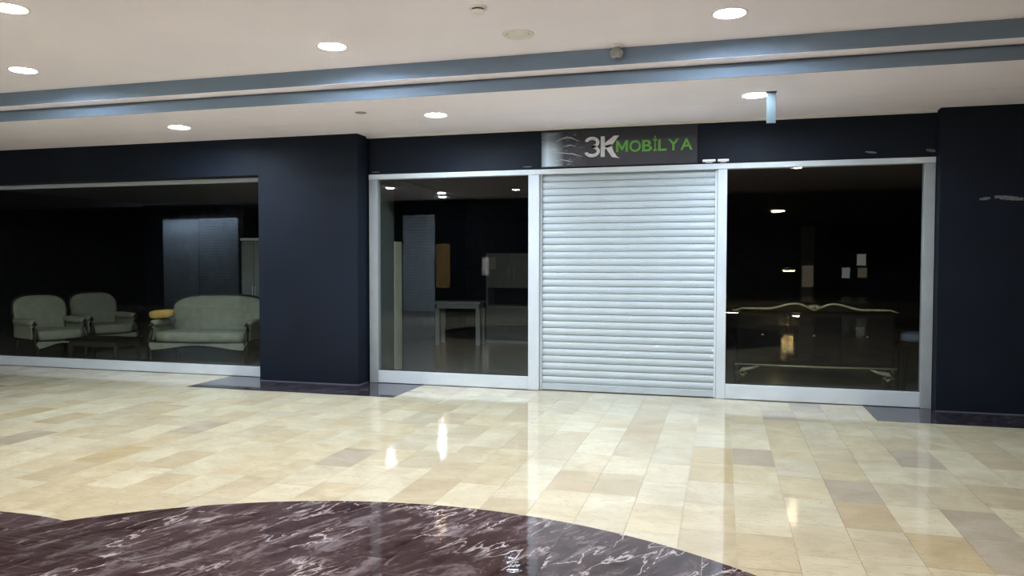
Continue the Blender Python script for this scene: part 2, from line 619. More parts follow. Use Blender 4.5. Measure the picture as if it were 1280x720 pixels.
def clip_circle(poly, cx, cy, r, n=160):
    """convex polygon cut to a circle"""
    for k in range(n):
        a0, a1 = 2 * PI * k / n, 2 * PI * (k + 1) / n
        p0 = (cx + r * math.cos(a0), cy + r * math.sin(a0))
        p1 = (cx + r * math.cos(a1), cy + r * math.sin(a1))
        side = lambda p: (p1[0] - p0[0]) * (p[1] - p0[1]) - (p1[1] - p0[1]) * (p[0] - p0[0])
        out = []
        for m in range(len(poly)):
            a, b_ = poly[m], poly[(m + 1) % len(poly)]
            sa, sb = side(a), side(b_)
            if sa >= 0:
                out.append(a)
            if (sa >= 0) != (sb >= 0):
                t = sa / (sa - sb)
                out.append((a[0] + (b_[0] - a[0]) * t, a[1] + (b_[1] - a[1]) * t))
        poly = out
        if len(poly) < 3:
            return []
    res = []
    for p in poly:
        if not res or math.hypot(p[0] - res[-1][0], p[1] - res[-1][1]) > 1e-4:
            res.append(p)
    return res


random.seed(5)
for di, (dx, dy, dr) in enumerate(DISC):
    SL = 0.76
    for ix in range(-5, 6):
        for iy in range(-5, 6):
            x0, y0 = dx - 0.02 + SL * ix, dy + 0.18 + SL * iy + (SL / 2 if ix % 2 else 0)
            g = 0.0009
            p = clip_circle([(x0 + g, y0 + g), (x0 + SL - g, y0 + g), (x0 + SL - g, y0 + SL - g), (x0 + g, y0 + SL - g)], dx, dy, dr)
            if len(p) < 3:
                continue
            if di == 1 and all(math.hypot(q[0] - DISC[0][0], q[1] - DISC[0][1]) < DISC[0][2] for q in p):
                continue
            link('marble_slab', inset_tile(p, 0.003 - 0.0012 * di, 0.0003, 0.009), m_disc, floor)

for (ix0, ix1, iy0, iy1), cuts in ((INLAY[0], (-5.30, -4.19)), (INLAY[1], (2.10, 3.0, 3.8))):
    xs = [ix0, *cuts, ix1]
    for a, b_ in zip(xs, xs[1:]):
        link('inlay_slab', inset_tile([(a + .001, iy0 + .001), (b_ - .001, iy0 + .001), (b_ - .001, iy1), (a + .001, iy1)], 0.0005, 0.001, 0.0065), m_black, floor)

# ------------------------------------------------------------------ ceiling: upper slab, two stepped blue-grey bands, lower soffit
LOW_SPOTS = ((-6.05, -1.16), (-2.93, -1.08), (0.265, -1.20))
STEP_SPOTS = ((-6.41, -2.86), (-3.19, -2.81), (0.023, -2.82))
HALL = ((-4.94, -4.29, 'warm'), (-1.6, -5.0, 'mid'), (1.32, -6.75, 'warm'), (-2.0, -6.9, 'warm'), (-7.9, -8.54, 'bright'),
        (-7.13, -10.08, 'bright'), (-7.55, -11.24, 'bright'), (-5.02, -9.73, 'far'))
DARK_HALL_Y = -12.2


def drilled(name, bm, mat, spots, z, parent=None):
    """a ceiling board with a round cut-out for each downlight"""
    o = link(name, bm, mat, parent)
    cut = bmesh.new()
    for x, y in spots:
        lathe([(0, -0.03), (0.115, -0.03), (0.115, 0.034), (0, 0.034)], 40, cut, (x, y, z))
    c = link('cutter', cut, mat)
    md = o.modifiers.new('cut', 'BOOLEAN')
    md.operation = 'DIFFERENCE'
    md.object = c
    md.solver = 'EXACT'
    dg = bpy.context.evaluated_depsgraph_get()
    me = bpy.data.meshes.new_from_object(o.evaluated_get(dg))
    o.modifiers.clear()
    o.data = me
    bpy.data.objects.remove(c)
    return o


ceiling = struct(drilled('ceiling', box(-34, 12, DARK_HALL_Y, -2.14, 3.31, 3.45), m_ceil,
                         [*STEP_SPOTS, *[(x, y) for x, y, k in HALL]], 3.31))
link('unlit_tone_ceiling', box(-34, 12, -31, DARK_HALL_Y, 3.33, 3.45), m_navy, ceiling)  # dark paint stands in for the unlit depth of the hall
struct(link('step_band', box(-34, 12, -2.14, -2.0, 3.168, 3.45), m_band, ceiling))
link('ledge', box(-34, 12, -2.1395, -1.93, 3.1655, 3.1679), m_ceil, ceiling)
link('step_band', box(-34, 12, -1.97, -1.9601, 3.044, 3.142), m_band, ceiling)
link('shadow_gap', box(-34, 12, -1.945, -1.80, 3.142, 3.165), m_band, ceiling)
drilled('soffit_panel', box(-34, 12, -1.960, -0.903, 3.044, 3.10), m_ceil, LOW_SPOTS, 3.044, ceiling)
link('soffit_panel', box(-34, 12, -0.897, 0.3, 3.044, 3.10), m_ceil, ceiling)
link('soffit_core', box(-34, 12, -1.8, 0.3, 3.101, 3.3), m_ceil, ceiling)

# ------------------------------------------------------------------ facade: dark painted wall, pillars, bulkheads
XL, XR = -4.235, 2.068            # clear opening of the furniture shop
PL = (-5.63, -4.262)              # left pillar
wall = struct(link('wall_back', box(XL, XR, 0.02, 0.30, 2.585, 3.044), m_navy))
link('pillar', box(PL[0], PL[1], -0.25, 0.30, 0.0, 3.044, 0.004), m_navy, wall)
link('pillar', box(2.072, 12, -0.13, 0.30, 0.0, 3.044, 0.004), m_navy, wall)
link('bulkhead', box(-34, PL[0], -0.248, 0.30, 2.585, 3.044), m_navy, wall)
link('skirting_line', box(PL[0], PL[1], -0.256, -0.25, 0.0005, 0.010), m_skirt, wall)
link('skirting_line', box(PL[1], PL[1] + 0.006, -0.256, 0.0, 0.0005, 0.010), m_skirt, wall)
link('skirting_line', box(2.072, 6, -0.134, -0.13, 0.0005, 0.010), m_skirt, wall)
struct(link('trim_1', box(PL[1] + 0.002, 2.07, -0.012, 0.02, 3.022, 3.044), m_white))

# ------------------------------------------------------------------ shop windows
def shop_window(name, x0, x1, lw, rw, kick, top0, top1, mat, posts=True):
    w = group_struct(name)
    if lw:
        link('post', box(x0, x0 + lw, 0.0, 0.09, 0.0, top0, 0.004), m_post if x0 == XL else mat, w)
    if rw:
        link('post', box(x1 - rw, x1, 0.0, 0.09, 0.0, top0, 0.004), m_post if x1 == XR else mat, w)
    a, b_ = x0 + lw, x1 - rw
    link('kick_plate', box(a, b_, 0.004, 0.086, 0.004, kick, 0.004), mat, w)
    link('gasket', box(a, b_, 0.035, 0.06, kick, kick + 0.008), m_gasket, w)
    link('pane', box(a, b_, 0.044, 0.052, kick + 0.004, top0 - 0.004), m_glass, w)
    return w


w2 = shop_window('window_2', XL, -2.07, 0.115, 0.132, 0.155, 2.515, 2.57, m_alu)
w3 = shop_window('window_3', -0.071, XR, 0.10, 0.105, 0.165, 2.515, 2.57, m_alu)
rail = struct(link('trim_2', box(XL, XR, -0.006, 0.10, 2.515, 2.575, 0.004), m_alu))
w1 = shop_window('window_1', -14.0, PL[0] + 0.02, 0.0, 0.0, 0.135, 2.535, 2.58, m_alu)
link('top_rail', box(-14.0, PL[0], -0.006, 0.09, 2.535, 2.585, 0.004), m_alu, w1)
link('post', box(-14.1, -14.0, 0, 0.09, 0, 2.585, 0.004), m_alu, w1)
struct(link('wall_left', box(-34, -14.1, -0.03, 0.30, 0, 2.585), m_navy))

# ------------------------------------------------------------------ roller shutter (30 slats)
door = group_struct('door_1')
link('guide_rail', box(-2.068, -2.045, 0.03, 0.10, 0.0, 2.515, 0.003), m_alu, door)
link('guide_rail', box(-0.098, -0.073, 0.03, 0.10, 0.0, 2.515, 0.003), m_alu, door)
N_SLAT, Z0 = 30, 0.085
PITCH_S = (2.515 - Z0) / N_SLAT


def slat_mesh():
    b = bmesh.new()
    prof = []
    h = PITCH_S
    prof.append((0.030, 0.0))
    prof.append((0.009, 0.003))
    for k in range(9):
        t = k / 8
        prof.append((0.009 - 0.0135 * math.sin(PI * (0.10 + 0.86 * t)), 0.0045 + (h - 0.009) * t))
    prof.append((0.011, h - 0.002))
    prof.append((0.030, h - 0.0005))
    L = [b.verts.new((-2.05, 0.055 + y, z)) for y, z in prof]
    R = [b.verts.new((-0.093, 0.055 + y, z)) for y, z in prof]
    for a in range(len(prof) - 1):
        b.faces.new((L[a], R[a], R[a + 1], L[a + 1]))
    b.faces.new((L[-1], R[-1], R[0], L[0]))
    b.faces.new(L[::-1])
    b.faces.new(R)
    return b


s0 = link('slat', slat_mesh(), m_slat, door)
for p in s0.data.polygons:
    p.use_smooth = abs(p.normal.x) < 0.5
s0.data.set_sharp_from_angle(angle=0.6)
s0.location.z = Z0
for k in range(1, N_SLAT):
    o = s0.copy()
    COL.objects.link(o)
    o.parent = door
    o.location.z = Z0 + PITCH_S * k
link('bottom_bar', box(-2.05, -0.093, 0.045, 0.085, 0.006, 0.084, 0.004), m_slat, door)
link('rubber_seal', box(-2.05, -0.093, 0.05, 0.08, 0.0005, 0.006), m_gasket, door)

# ------------------------------------------------------------------ sign over the shutter: 3K MOBİLYA
sign = thing('shop_sign', 'charcoal sign board with silver 3K and green lettering above the roller shutter', 'sign', (-1.17, 0.0, 2.59))
link('board', box(-0.88, 0.88, 0.0, 0.019, 0.0, 0.425, 0.002), m_sign, sign)
link('printed_panel', box(-0.872, -0.36, -0.0015, 0.0, 0.012, 0.40), m_print, sign)
# drawn armchair silhouette on the print: seat, back and arm outlines as thin strokes
strokes = bmesh.new()
for pts in ([(-0.70, 0.30), (-0.60, 0.335), (-0.52, 0.33), (-0.44, 0.29)], [(-0.72, 0.17), (-0.60, 0.16), (-0.50, 0.145), (-0.40, 0.115)],
            [(-0.62, 0.235), (-0.54, 0.25), (-0.47, 0.235)], [(-0.66, 0.09), (-0.58, 0.075), (-0.5, 0.06)], [(-0.80, 0.20), (-0.74, 0.205), (-0.68, 0.19)]):
    tube([(x, -0.0025, z) for x, z in pts], [0.0015] + [0.004] * (len(pts) - 2) + [0.0015], 5, strokes)
link('drawn_lines', strokes, m_silver, sign)


def letter(parts, name, mat, ydepth=0.008):
    b = bmesh.new()
    for pts in parts:
        prism(pts, -ydepth, -0.0005, bm=b)
    return link(name, b, mat, sign)


def arc_stroke(cx, cz, rx, rz, a0, a1, t, n=12):
    o = [(cx + rx * math.cos(a0 + (a1 - a0) * k / n), cz + rz * math.sin(a0 + (a1 - a0) * k / n)) for k in range(n + 1)]
    i = [(cx + (rx - t) * math.cos(a0 + (a1 - a0) * k / n), cz + (rz - t) * math.sin(a0 + (a1 - a0) * k / n)) for k in range(n + 1)]
    return o + i[::-1]


# sign-local coordinates: x from -0.88, z from 0
letter([arc_stroke(-0.285, 0.268, 0.085, 0.066, math.radians(165), math.radians(-90), 0.036),
        arc_stroke(-0.285, 0.170, 0.090, 0.068, math.radians(90), math.radians(-165), 0.036)], 'letter', m_silver)
letter([[(-0.185, 0.102), (-0.140, 0.102), (-0.140, 0.332), (-0.185, 0.332)],
        [(-0.140, 0.185), (-0.140, 0.255), (-0.035, 0.335), (0.022, 0.335), (-0.025, 0.275), (-0.052, 0.232)],
        [(-0.140, 0.225), (-0.062, 0.242), (-0.045, 0.170), (-0.005, 0.105), (0.032, 0.080), (-0.060, 0.098), (-0.105, 0.165)]], 'letter', m_silver)


def text_letter(ch, x, z, h, w, mat, name='letter'):
    cu = bpy.data.curves.new('glyph', 'FONT')
    cu.body = ch
    cu.size = 1.0
    cu.extrude = 0.02
    cu.offset = 0.016
    t = bpy.data.objects.new('glyph', cu)
    COL.objects.link(t)
    dg = bpy.context.evaluated_depsgraph_get()
    me = bpy.data.meshes.new_from_object(t.evaluated_get(dg))
    COL.objects.unlink(t)
    bpy.data.objects.remove(t)
    xs = [v.co.x for v in me.vertices]
    ys = [v.co.y for v in me.vertices]
    zs = [v.co.z for v in me.vertices]
    base = 0.0
    capscale = h / 0.729
    sx = w / (max(xs) - min(xs))
    for v in me.vertices:
        x_, y_, z_ = v.co
        v.co = Vector(((x_ - min(xs)) * sx, -0.0005 - (z_ - min(zs)) / (max(zs) - min(zs)) * 0.008, y_ * capscale))
    me.materials.clear()
    me.materials.append(mat)
    me.name = name
    o = bpy.data.objects.new(name, me)
    COL.objects.link(o)
    o.parent = sign
    o.location = (x, 0, z)
    return o


xx = -0.012
letter([[(xx, 0.150), (xx + 0.028, 0.150), (xx + 0.028, 0.278), (xx, 0.278)], [(xx + 0.107, 0.150), (xx + 0.135, 0.150), (xx + 0.135, 0.278), (xx + 0.107, 0.278)],
        [(xx + 0.026, 0.278), (xx + 0.026, 0.238), (xx + 0.058, 0.172), (xx + 0.077, 0.172), (xx + 0.109, 0.238), (xx + 0.109, 0.278), (xx + 0.0675, 0.205)]], 'letter', m_green)
xx += 0.1495
for ch, w in (('O', 0.128), ('B', 0.108), ('\u0130', 0.038), ('L', 0.092), ('Y', 0.122), ('A', 0.130)):
    text_letter(ch, xx, 0.150, 0.128, w, m_green)
    xx += w + 0.0145

# ------------------------------------------------------------------ small marks on the dark wall
def flat_mark(name, x0, x1, y, z0, z1, lab, cat, mat=m_scuff, tilt=0.0, grp=None):
    b = bmesh.new()
    n = 5
    for k in range(n):
        f = k / n
        xa, xb = x0 + (x1 - x0) * f, x0 + (x1 - x0) * (k + 1.15) / n
        h = (z1 - z0) * (0.55 + 0.45 * math.sin(PI * (k + 0.5) / n))
        zc = (z0 + z1) / 2 + tilt * (f - 0.5)
        box(xa, xb, y - 0.004, y + 0.001, zc - h / 2, zc + h / 2, bm=b)
    return tag(link(name, b, mat), lab, cat, grp)


for x0, x1, lab in ((-0.235, -0.095, 'small white clip on the wall above the shutter, left one of the close pair'),
                    (-0.075, 0.045, 'small white clip on the wall above the shutter, right one of the close pair')):
    c = thing('wall_nub', lab, 'nub', ((x0 + x1) / 2, 0.0, 2.607), 0, 'white nubs above the shutter')  # small white block standing off the wall
    L = (x1 - x0) / 2
    link('nub_body', box(-L, L, -0.03, 0.02, -0.012, 0.014, 0.008, 2), m_nub, c)
    link('nub_base', box(-L * 0.5, L * 0.5, -0.006, 0.02, -0.02, -0.0122, 0.001), m_nub, c)
flat_mark('paint_chip', 1.41, 1.51, 0.02, 2.632, 2.652, 'thin white paint chip on the dark wall above the third window', 'paint chip', tilt=-0.015)
flat_mark('paint_chip', 1.98, 2.06, 0.02, 2.625, 2.655, 'white paint chip above the outer top corner of the window beside the right pillar', 'paint chip', tilt=-0.015)
flat_mark('paint_chip', 2.43, 2.52, -0.13, 2.118, 2.146, 'small pale scuff on the right dark pillar', 'paint chip', tilt=0.01)
flat_mark('paint_chip', 2.56, 2.80, -0.13, 2.110, 2.150, 'long slanting pale scuff on the right dark pillar', 'paint chip', tilt=-0.03)
flat_mark('paint_chip', -4.20, -4.10, 0.02, 2.602, 2.612, 'faint pale line beside the left pillar above the window corner', 'paint chip')
flat_mark('paint_chip', -2.27, -2.17, 0.02, 2.606, 2.616, 'faint pale line on the dark wall just beside the sign board', 'paint chip')

# ------------------------------------------------------------------ downlights
def make_downlight(mat):
    root = bpy.data.objects.new('downlight', None)
    root.empty_display_size = 0.1
    COL.objects.link(root)
    link('trim_ring', lathe([(0.112, 0.0), (0.113, -0.004), (0.128, -0.004), (0.132, 0.0), (0.112, 0.0)], 40), m_plastic, root)
    link('can', lathe([(0.1125, -0.003), (0.108, 0.023), (0.0, 0.024), (0.0, 0.026), (0.1145, 0.026), (0.1145, -0.001)], 40), m_white, root)
    link('diffuser', lathe([(0.0, 0.019), (0.08, 0.019), (0.1065, 0.020), (0.1065, 0.0225)], 40), mat, root)
    return root


def make_proud(mat):
    root = bpy.data.objects.new('downlight', None)
    root.empty_display_size = 0.1
    COL.objects.link(root)
    link('trim_ring', lathe([(0.112, 0.0), (0.113, -0.004), (0.128, -0.004), (0.132, 0.0), (0.112, 0.0)], 40), m_plastic, root)
    link('diffuser', lathe([(0.0, -0.022), (0.06, -0.019), (0.095, -0.010), (0.111, 0.0), (0.111, 0.02), (0.0, 0.02)], 40), mat, root)
    return root


protos = {}


def downlight(x, y, z, kind, label, group):
    mat = {'cool': m_lamp_cool, 'mid': m_lamp_fill, 'warm': m_lamp_warm, 'far': m_lamp_far, 'bright': m_lamp_bright, 'big': m_lamp_big}[kind]
    proud = y < -4.9 and x > -12
    if (kind, proud) not in protos:
        o = protos[kind, proud] = (make_proud if proud else make_downlight)(mat)
    else:
        o = protos[kind, proud].copy()
        COL.objects.link(o)
        for ch in list(protos[kind, proud].children):
            c = ch.copy()
            COL.objects.link(c)
            c.parent = o
    o.location = (x, y, z)
    return tag(o, label, 'ceiling light', group)


G1 = 'round downlights in the lower ceiling by the shopfront'
for x, y, lab in ((-6.05, -1.16, 'round white downlight in the lower ceiling in front of the left dark pillar'),
                  (-2.93, -1.08, 'round white downlight in the lower ceiling above the window left of the shutter'),
                  (0.265, -1.20, 'round white downlight in the lower ceiling beside the hanging clear strip')):
    downlight(x, y, 3.044, 'cool', lab, G1)
G2 = 'round downlights in the upper ceiling along the blue-grey step'
for x, y, lab in ((-6.41, -2.86, 'round white downlight in the upper ceiling, leftmost beside the blue-grey step'),
                  (-3.19, -2.81, 'round white downlight in the upper ceiling, middle one of the row by the blue-grey step'),
                  (0.023, -2.82, 'round white downlight in the upper ceiling, nearest to the shutter and the hanging strip')):
    downlight(x, y, 3.31, 'cool', lab, G2)
HALL_LABEL = {
    (-4.94, -4.29): 'warm yellow downlight at the top left edge of the upper ceiling',
    (1.32, -6.75): 'hall downlight mirrored at the top rail of the right shop window',
    (-7.9, -8.54): 'hall downlight mirrored in the upper left corner of the window beside the left pillar',
    (-7.13, -10.08): 'hall downlight mirrored in the window beside the left pillar, upper of the close pair',
    (-7.55, -11.24): 'hall downlight mirrored in the window beside the left pillar, lower of the close pair',
    (-5.02, -9.73): 'faint hall downlight mirrored next to the post left of the shutter',
    (-1.6, -5.0): 'added fill downlight above the dark marble disc, just out of the picture',  # added for its light on the foreground
    (-2.0, -6.9): 'hall downlight straight above the middle of the dark marble disc',
    (1.82, -19.86): 'large hall downlight mirrored high in the right shop window',
}
for x, y, k in (*HALL, (1.82, -19.86, 'big')):
    o = downlight(x, y, 3.31 if y > -15 else 3.30, k, HALL_LABEL.get((x, y), 'hall downlight behind the viewer, outside the picture'), 'downlights of the hall behind the viewer')
    if y < -15:
        o.scale = (2.0, 2.0, 1.0)

# ------------------------------------------------------------------ ceiling fittings
d = thing('smoke_detector', 'small white smoke detector on the upper ceiling at the top edge', 'detector', (-1.70, -3.43, 3.31))
link('detector_base', lathe([(0.0, 0), (0.065, 0), (0.065, -0.012), (0.05, -0.014), (0, -0.014)], 28), m_plastic, d)
link('sensor_slot', lathe([(0.044, -0.014), (0.044, -0.026), (0, -0.026)], 28), m_slot, d)
link('detector_cap', lathe([(0.0, -0.026), (0.05, -0.026), (0.045, -0.042), (0.025, -0.048), (0, -0.048)], 28), m_plastic, d)
d = thing('ceiling_speaker', 'flush round white ceiling speaker on the upper ceiling between the detector and the step', 'speaker', (-1.59, -2.74, 3.31))
link('rim', lathe([(0.088, 0), (0.128, 0), (0.126, -0.010), (0.112, -0.014), (0.104, -0.010), (0.088, -0.002), (0.088, 0)], 36), m_plastic, d)
link('gap_ring', lathe([(0.104, -0.0035), (0.088, -0.0035), (0.086, -0.001)], 36), m_slot, d)
link('grille', lathe([(0.0, -0.008), (0.06, -0.008), (0.088, -0.006), (0.088, -0.001)], 36), m_plastic, d)
d = thing('motion_sensor', 'small round grey sensor hanging at the blue-grey ceiling step', 'sensor', (-0.88, -2.22, 3.31))
link('mount', lathe([(0, 0), (0.045, 0), (0.045, -0.02), (0.02, -0.026), (0.0, -0.026)], 20), m_plastic, d)
link('head', lathe([(0, -0.026), (0.03, -0.03), (0.05, -0.05), (0.055, -0.07), (0.045, -0.095), (0.02, -0.108), (0, -0.11)], 20), m_grey_plastic, d, smooth=True)
link('lens', lathe([(0, -0.1105), (0.016, -0.1095), (0.02, -0.1075)], 16), m_slot, d)
d = thing('blanking_plate', 'small grey blanking plate on the lower ceiling left of the middle downlight', 'plate', (-3.635, -1.40, 3.044))
link('plate_disc', lathe([(0, -0.004), (0.055, -0.004), (0.06, 0.0)], 24), m_grey_plastic, d)
link('screw', lathe([(0, -0.006), (0.008, -0.0055), (0.009, -0.004)], 10), m_alu_dim, d)
# clear strip hanging by the downlight
d = thing('hanging_strip', 'translucent pale strip hanging from the lower ceiling beside the right downlight', 'hanging strip', (0.400, -1.33, 3.044))
link('film', box(-0.040, 0.040, -0.0012, 0.0012, -0.285, -0.006), m_film, d)
link('clip_bar', box(-0.046, 0.046, -0.006, 0.006, -0.012, 0.0, 0.002), m_slot, d)

# ------------------------------------------------------------------ shop interiors
# left shop
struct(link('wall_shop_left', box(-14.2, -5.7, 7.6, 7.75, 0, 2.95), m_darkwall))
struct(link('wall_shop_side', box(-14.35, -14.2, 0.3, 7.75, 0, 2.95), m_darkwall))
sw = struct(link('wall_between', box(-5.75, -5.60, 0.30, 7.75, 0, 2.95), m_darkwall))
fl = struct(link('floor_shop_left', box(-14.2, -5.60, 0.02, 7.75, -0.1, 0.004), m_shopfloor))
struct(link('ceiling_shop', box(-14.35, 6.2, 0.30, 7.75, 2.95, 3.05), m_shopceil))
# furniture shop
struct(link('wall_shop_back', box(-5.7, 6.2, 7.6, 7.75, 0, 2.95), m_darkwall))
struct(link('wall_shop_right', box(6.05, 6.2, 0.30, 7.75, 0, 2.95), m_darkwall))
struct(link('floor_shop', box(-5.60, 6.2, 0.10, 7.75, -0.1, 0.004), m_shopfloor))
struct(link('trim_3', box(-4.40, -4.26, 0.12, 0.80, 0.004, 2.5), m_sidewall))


def arm_chair(name, label, cat, w, loc, rotz, group=None):
    """carved-frame upholstered armchair or loveseat; front faces -y; w = overall width"""
    t = thing(name, label, cat, loc, rotz, group)
    h = w / 2
    iw = h - 0.10
    # seat cushion and apron
    link('seat_cushion', pillow(-iw, iw, -0.40, 0.24, 0.30, 0.47, 0.35), m_fabric, t, True)
    n = 14
    lower = [(-h + 0.07 + (w - 0.14) * k / n, 0.235 - 0.035 * math.cos(2 * PI * k / n)) for k in range(n + 1)]
    ap = [(-h + 0.07, 0.318)] + lower + [(h - 0.07, 0.318)]
    link('apron', prism(ap, -0.405, -0.365, 0.006), m_fabric, t)
    rl = bmesh.new()
    tube([(-h + 0.06, -0.40, 0.322), (0, -0.425, 0.316), (h - 0.06, -0.40, 0.322)], 0.012, 6, rl)
    tube([(-h + 0.06, -0.40, 0.322), (-h + 0.04, 0.0, 0.322), (-h + 0.06, 0.34, 0.322)], 0.012, 6, rl)
    tube([(h - 0.06, -0.40, 0.322), (h - 0.04, 0.0, 0.322), (h - 0.06, 0.34, 0.322)], 0.012, 6, rl)
    link('seat_rail', rl, m_wood, t)
    # back: arched outline, leaning
    pts = [(-iw + 0.03, 0.30), (-iw - 0.04, 0.62)]
    for k in range(13):
        a = PI - PI * k / 12
        pts.append(((iw + 0.05) * math.copysign(abs(math.cos(a)) ** 0.62, math.cos(a)), 0.76 + 0.21 * math.sin(a) ** 0.8))
    pts += [(iw + 0.04, 0.62), (iw - 0.03, 0.30)]
    bk = link('backrest', prism(pts[::-1], -0.065, 0.065, 0.045, 4), m_fabric, t, True)
    bk.location = (0, 0.30, 0.0)
    bk.rotation_euler.x = 0.0
    sh = Matrix.Identity(4)
    for v in bk.data.vertices:
        v.co.y += (v.co.z - 0.30) * 0.20
    # carved wooden edge round the back
    ed = bmesh.new()
    tube([(x * 1.02, 0.30 + (z - 0.30) * 0.20, z + 0.012) for x, z in pts[1:-1]], 0.016, 6, ed)
    link('back_frame', ed, m_wood, t)
    for s in (-1, 1):
        link('armrest', pillow(s * (h - 0.075) - 0.065, s * (h - 0.075) + 0.065, -0.30, 0.36, 0.535, 0.635, 0.5), m_fabric, t, True)
        link('arm_side', box(s * (h - 0.06) - 0.025, s * (h - 0.06) + 0.025, -0.30, 0.32, 0.335, 0.545, 0.012, 2), m_fabric, t)
        link('arm_post', tube([(s * (h - 0.07), -0.385, 0.32), (s * (h - 0.075), -0.36, 0.42), (s * (h - 0.07), -0.315, 0.50), (s * (h - 0.075), -0.345, 0.565), (s * (h - 0.075), -0.335, 0.60)],
                              [0.038, 0.03, 0.028, 0.036, 0.024], 8), m_wood, t, True)
        link('leg', tube([(s * (h - 0.08), -0.375, 0.318), (s * (h - 0.07), -0.395, 0.22), (s * (h - 0.085), -0.375, 0.09), (s * (h - 0.075), -0.40, 0.012)],
                         [0.045, 0.034, 0.020, 0.028], 8), m_wood, t, True)
        link('leg', tube([(s * (h - 0.09), 0.30, 0.318), (s * (h - 0.09), 0.33, 0.15), (s * (h - 0.09), 0.38, 0.012)], [0.035, 0.026, 0.02], 8), m_wood, t, True)
    return t


arm_chair('armchair', 'sage green carved armchair in the left shop window, nearer to the edge of the picture', 'armchair', 0.86, (-10.0, 0.78, 0.004), 1.2, 'sage armchairs in the left shop window')
arm_chair('armchair', 'sage green carved armchair in the left shop window, the one beside the coffee table', 'armchair', 0.86, (-10.02, 1.86, 0.004), 1.2, 'sage armchairs in the left shop window')
arm_chair('loveseat', 'sage green carved loveseat behind the left shop glass, beside the dark pillar', 'sofa', 1.60, (-7.50, 1.25, 0.004), 0.2)
tag(link('cushion', pillow(-0.19, 0.19, -0.085, 0.085, -0.065, 0.065, 0.6), m_gold, None, True, (-8.12, 0.98, 0.715), 0.3), 'mustard gold cushion lying on the arm end of the sage loveseat', 'cushion')
bpy.data.objects['cushion'].rotation_euler = (0.0, -0.08, 0.2)
t = thing('tall_cabinet', 'narrow tall pale cabinet behind the loveseat, half hidden by the dark pillar', 'cabinet', (-7.347, 2.2, 0.004))
link('carcass', box(-0.24, 0.24, 0.0, 0.4, 0.06, 1.841, 0.006), m_tallcab, t)
link('plinth', box(-0.22, 0.22, 0.02, 0.38, 0.0, 0.06), m_wood, t)
link('cornice', box(-0.26, 0.26, -0.02, 0.42, 1.841, 1.881, 0.006), m_whitelac, t)
for s in (-1, 1):
    dd = link('door', box(s * 0.118 - 0.114, s * 0.118 + 0.114, -0.018, -0.001, 0.08, 1.821, 0.003), m_tallcab, t)
    link('handle', tube([(s * 0.025, -0.03, 0.95), (s * 0.025, -0.03, 1.10)], 0.006, 6), m_whitelac, dd)
t = thing('coffee_table', 'low dark coffee table between the armchairs and the loveseat', 'table', (-8.62, 0.40, 0.004))
link('tabletop', box(-0.45, 0.45, -0.27, 0.27, 0.36, 0.395, 0.01, 2), m_blackgloss, t)
link('apron', box(-0.41, 0.41, -0.23, 0.23, 0.29, 0.36), m_wood, t)
for sx in (-1, 1):
    for sy in (-1, 1):
        link('leg', tube([(sx * 0.39, sy * 0.21, 0.30), (sx * 0.40, sy * 0.22, 0.15), (sx * 0.40, sy * 0.22, 0.0)], [0.03, 0.022, 0.016], 8), m_wood, t)

# furniture behind the window left of the shutter
t = thing('tall_board', 'tall cream board standing by the pale side wall behind the glass', 'board', (-4.285, 0.93, 0.004))
link('panel', box(-0.03, 0.03, -0.12, 0.12, 0.02, 1.77, 0.004), m_cream, t)
link('foot', box(-0.05, 0.05, -0.13, 0.13, 0.0, 0.02, 0.003), m_wood, t)
t = thing('console_table', 'white open-legged console table deep in the shop behind the glass', 'table', (-4.62, 4.5, 0.004), 0.1)
TW2 = 0.42
link('tabletop', box(-TW2, TW2, -0.24, 0.24, 0.745, 0.79, 0.006), m_whitelac, t)
link('apron', box(-TW2 + 0.03, TW2 - 0.03, -0.21, 0.21, 0.66, 0.745), m_whitelac, t)
for sx in (-1, 1):
    for sy in (-1, 1):
        link('leg', box(sx * (TW2 - 0.045) - 0.04, sx * (TW2 - 0.045) + 0.04, sy * 0.19 - 0.04, sy * 0.19 + 0.04, 0.0, 0.66, 0.006), m_whitelac, t)
t = thing('display_cabinet', 'tall grey cabinet with open niche and pale handles deep in the shop', 'cabinet', (-3.74, 4.85, 0.004))
link('carcass', box(-0.50, 0.50, 0.0, 0.45, 0.06, 0.70, 0.004), m_greycab, t)
link('carcass', box(-0.50, 0.50, 0.0, 0.45, 1.02, 1.66, 0.004), m_greycab, t)
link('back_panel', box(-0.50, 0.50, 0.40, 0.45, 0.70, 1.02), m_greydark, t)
link('side_panel', box(-0.50, -0.46, 0.0, 0.40, 0.70, 1.02), m_greycab, t)
link('side_panel', box(0.46, 0.50, 0.0, 0.40, 0.70, 1.02), m_greycab, t)
link('plinth', box(-0.50, 0.50, 0.0, 0.45, 0.0, 0.06), m_whitelac, t)
for s in (-1, 1):
    dd = link('door', box(s * 0.249 - 0.243, s * 0.249 + 0.243, -0.02, -0.001, 1.03, 1.65, 0.004), m_greycab, t)
    link('handle', tube([(s * 0.05, -0.035, 1.2), (s * 0.05, -0.035, 1.4)], 0.007, 6), m_whitelac, dd)
for z0, z1 in ((0.07, 0.375), (0.385, 0.69)):
    dd = link('drawer', box(-0.49, 0.49, -0.02, -0.001, z0, z1, 0.004), m_greycab, t)
    link('handle', box(-0.30, 0.30, -0.034, -0.02, z1 - 0.03, z1 - 0.018), m_whitelac, dd)
tag(link('price_tag', box(-0.055, 0.055, -0.002, 0.0, -0.11, 0.11), m_paper, None, False, (-4.10, 4.826, 1.48)), 'small cream paper tag on the door of the tall grey cabinet', 'tag')

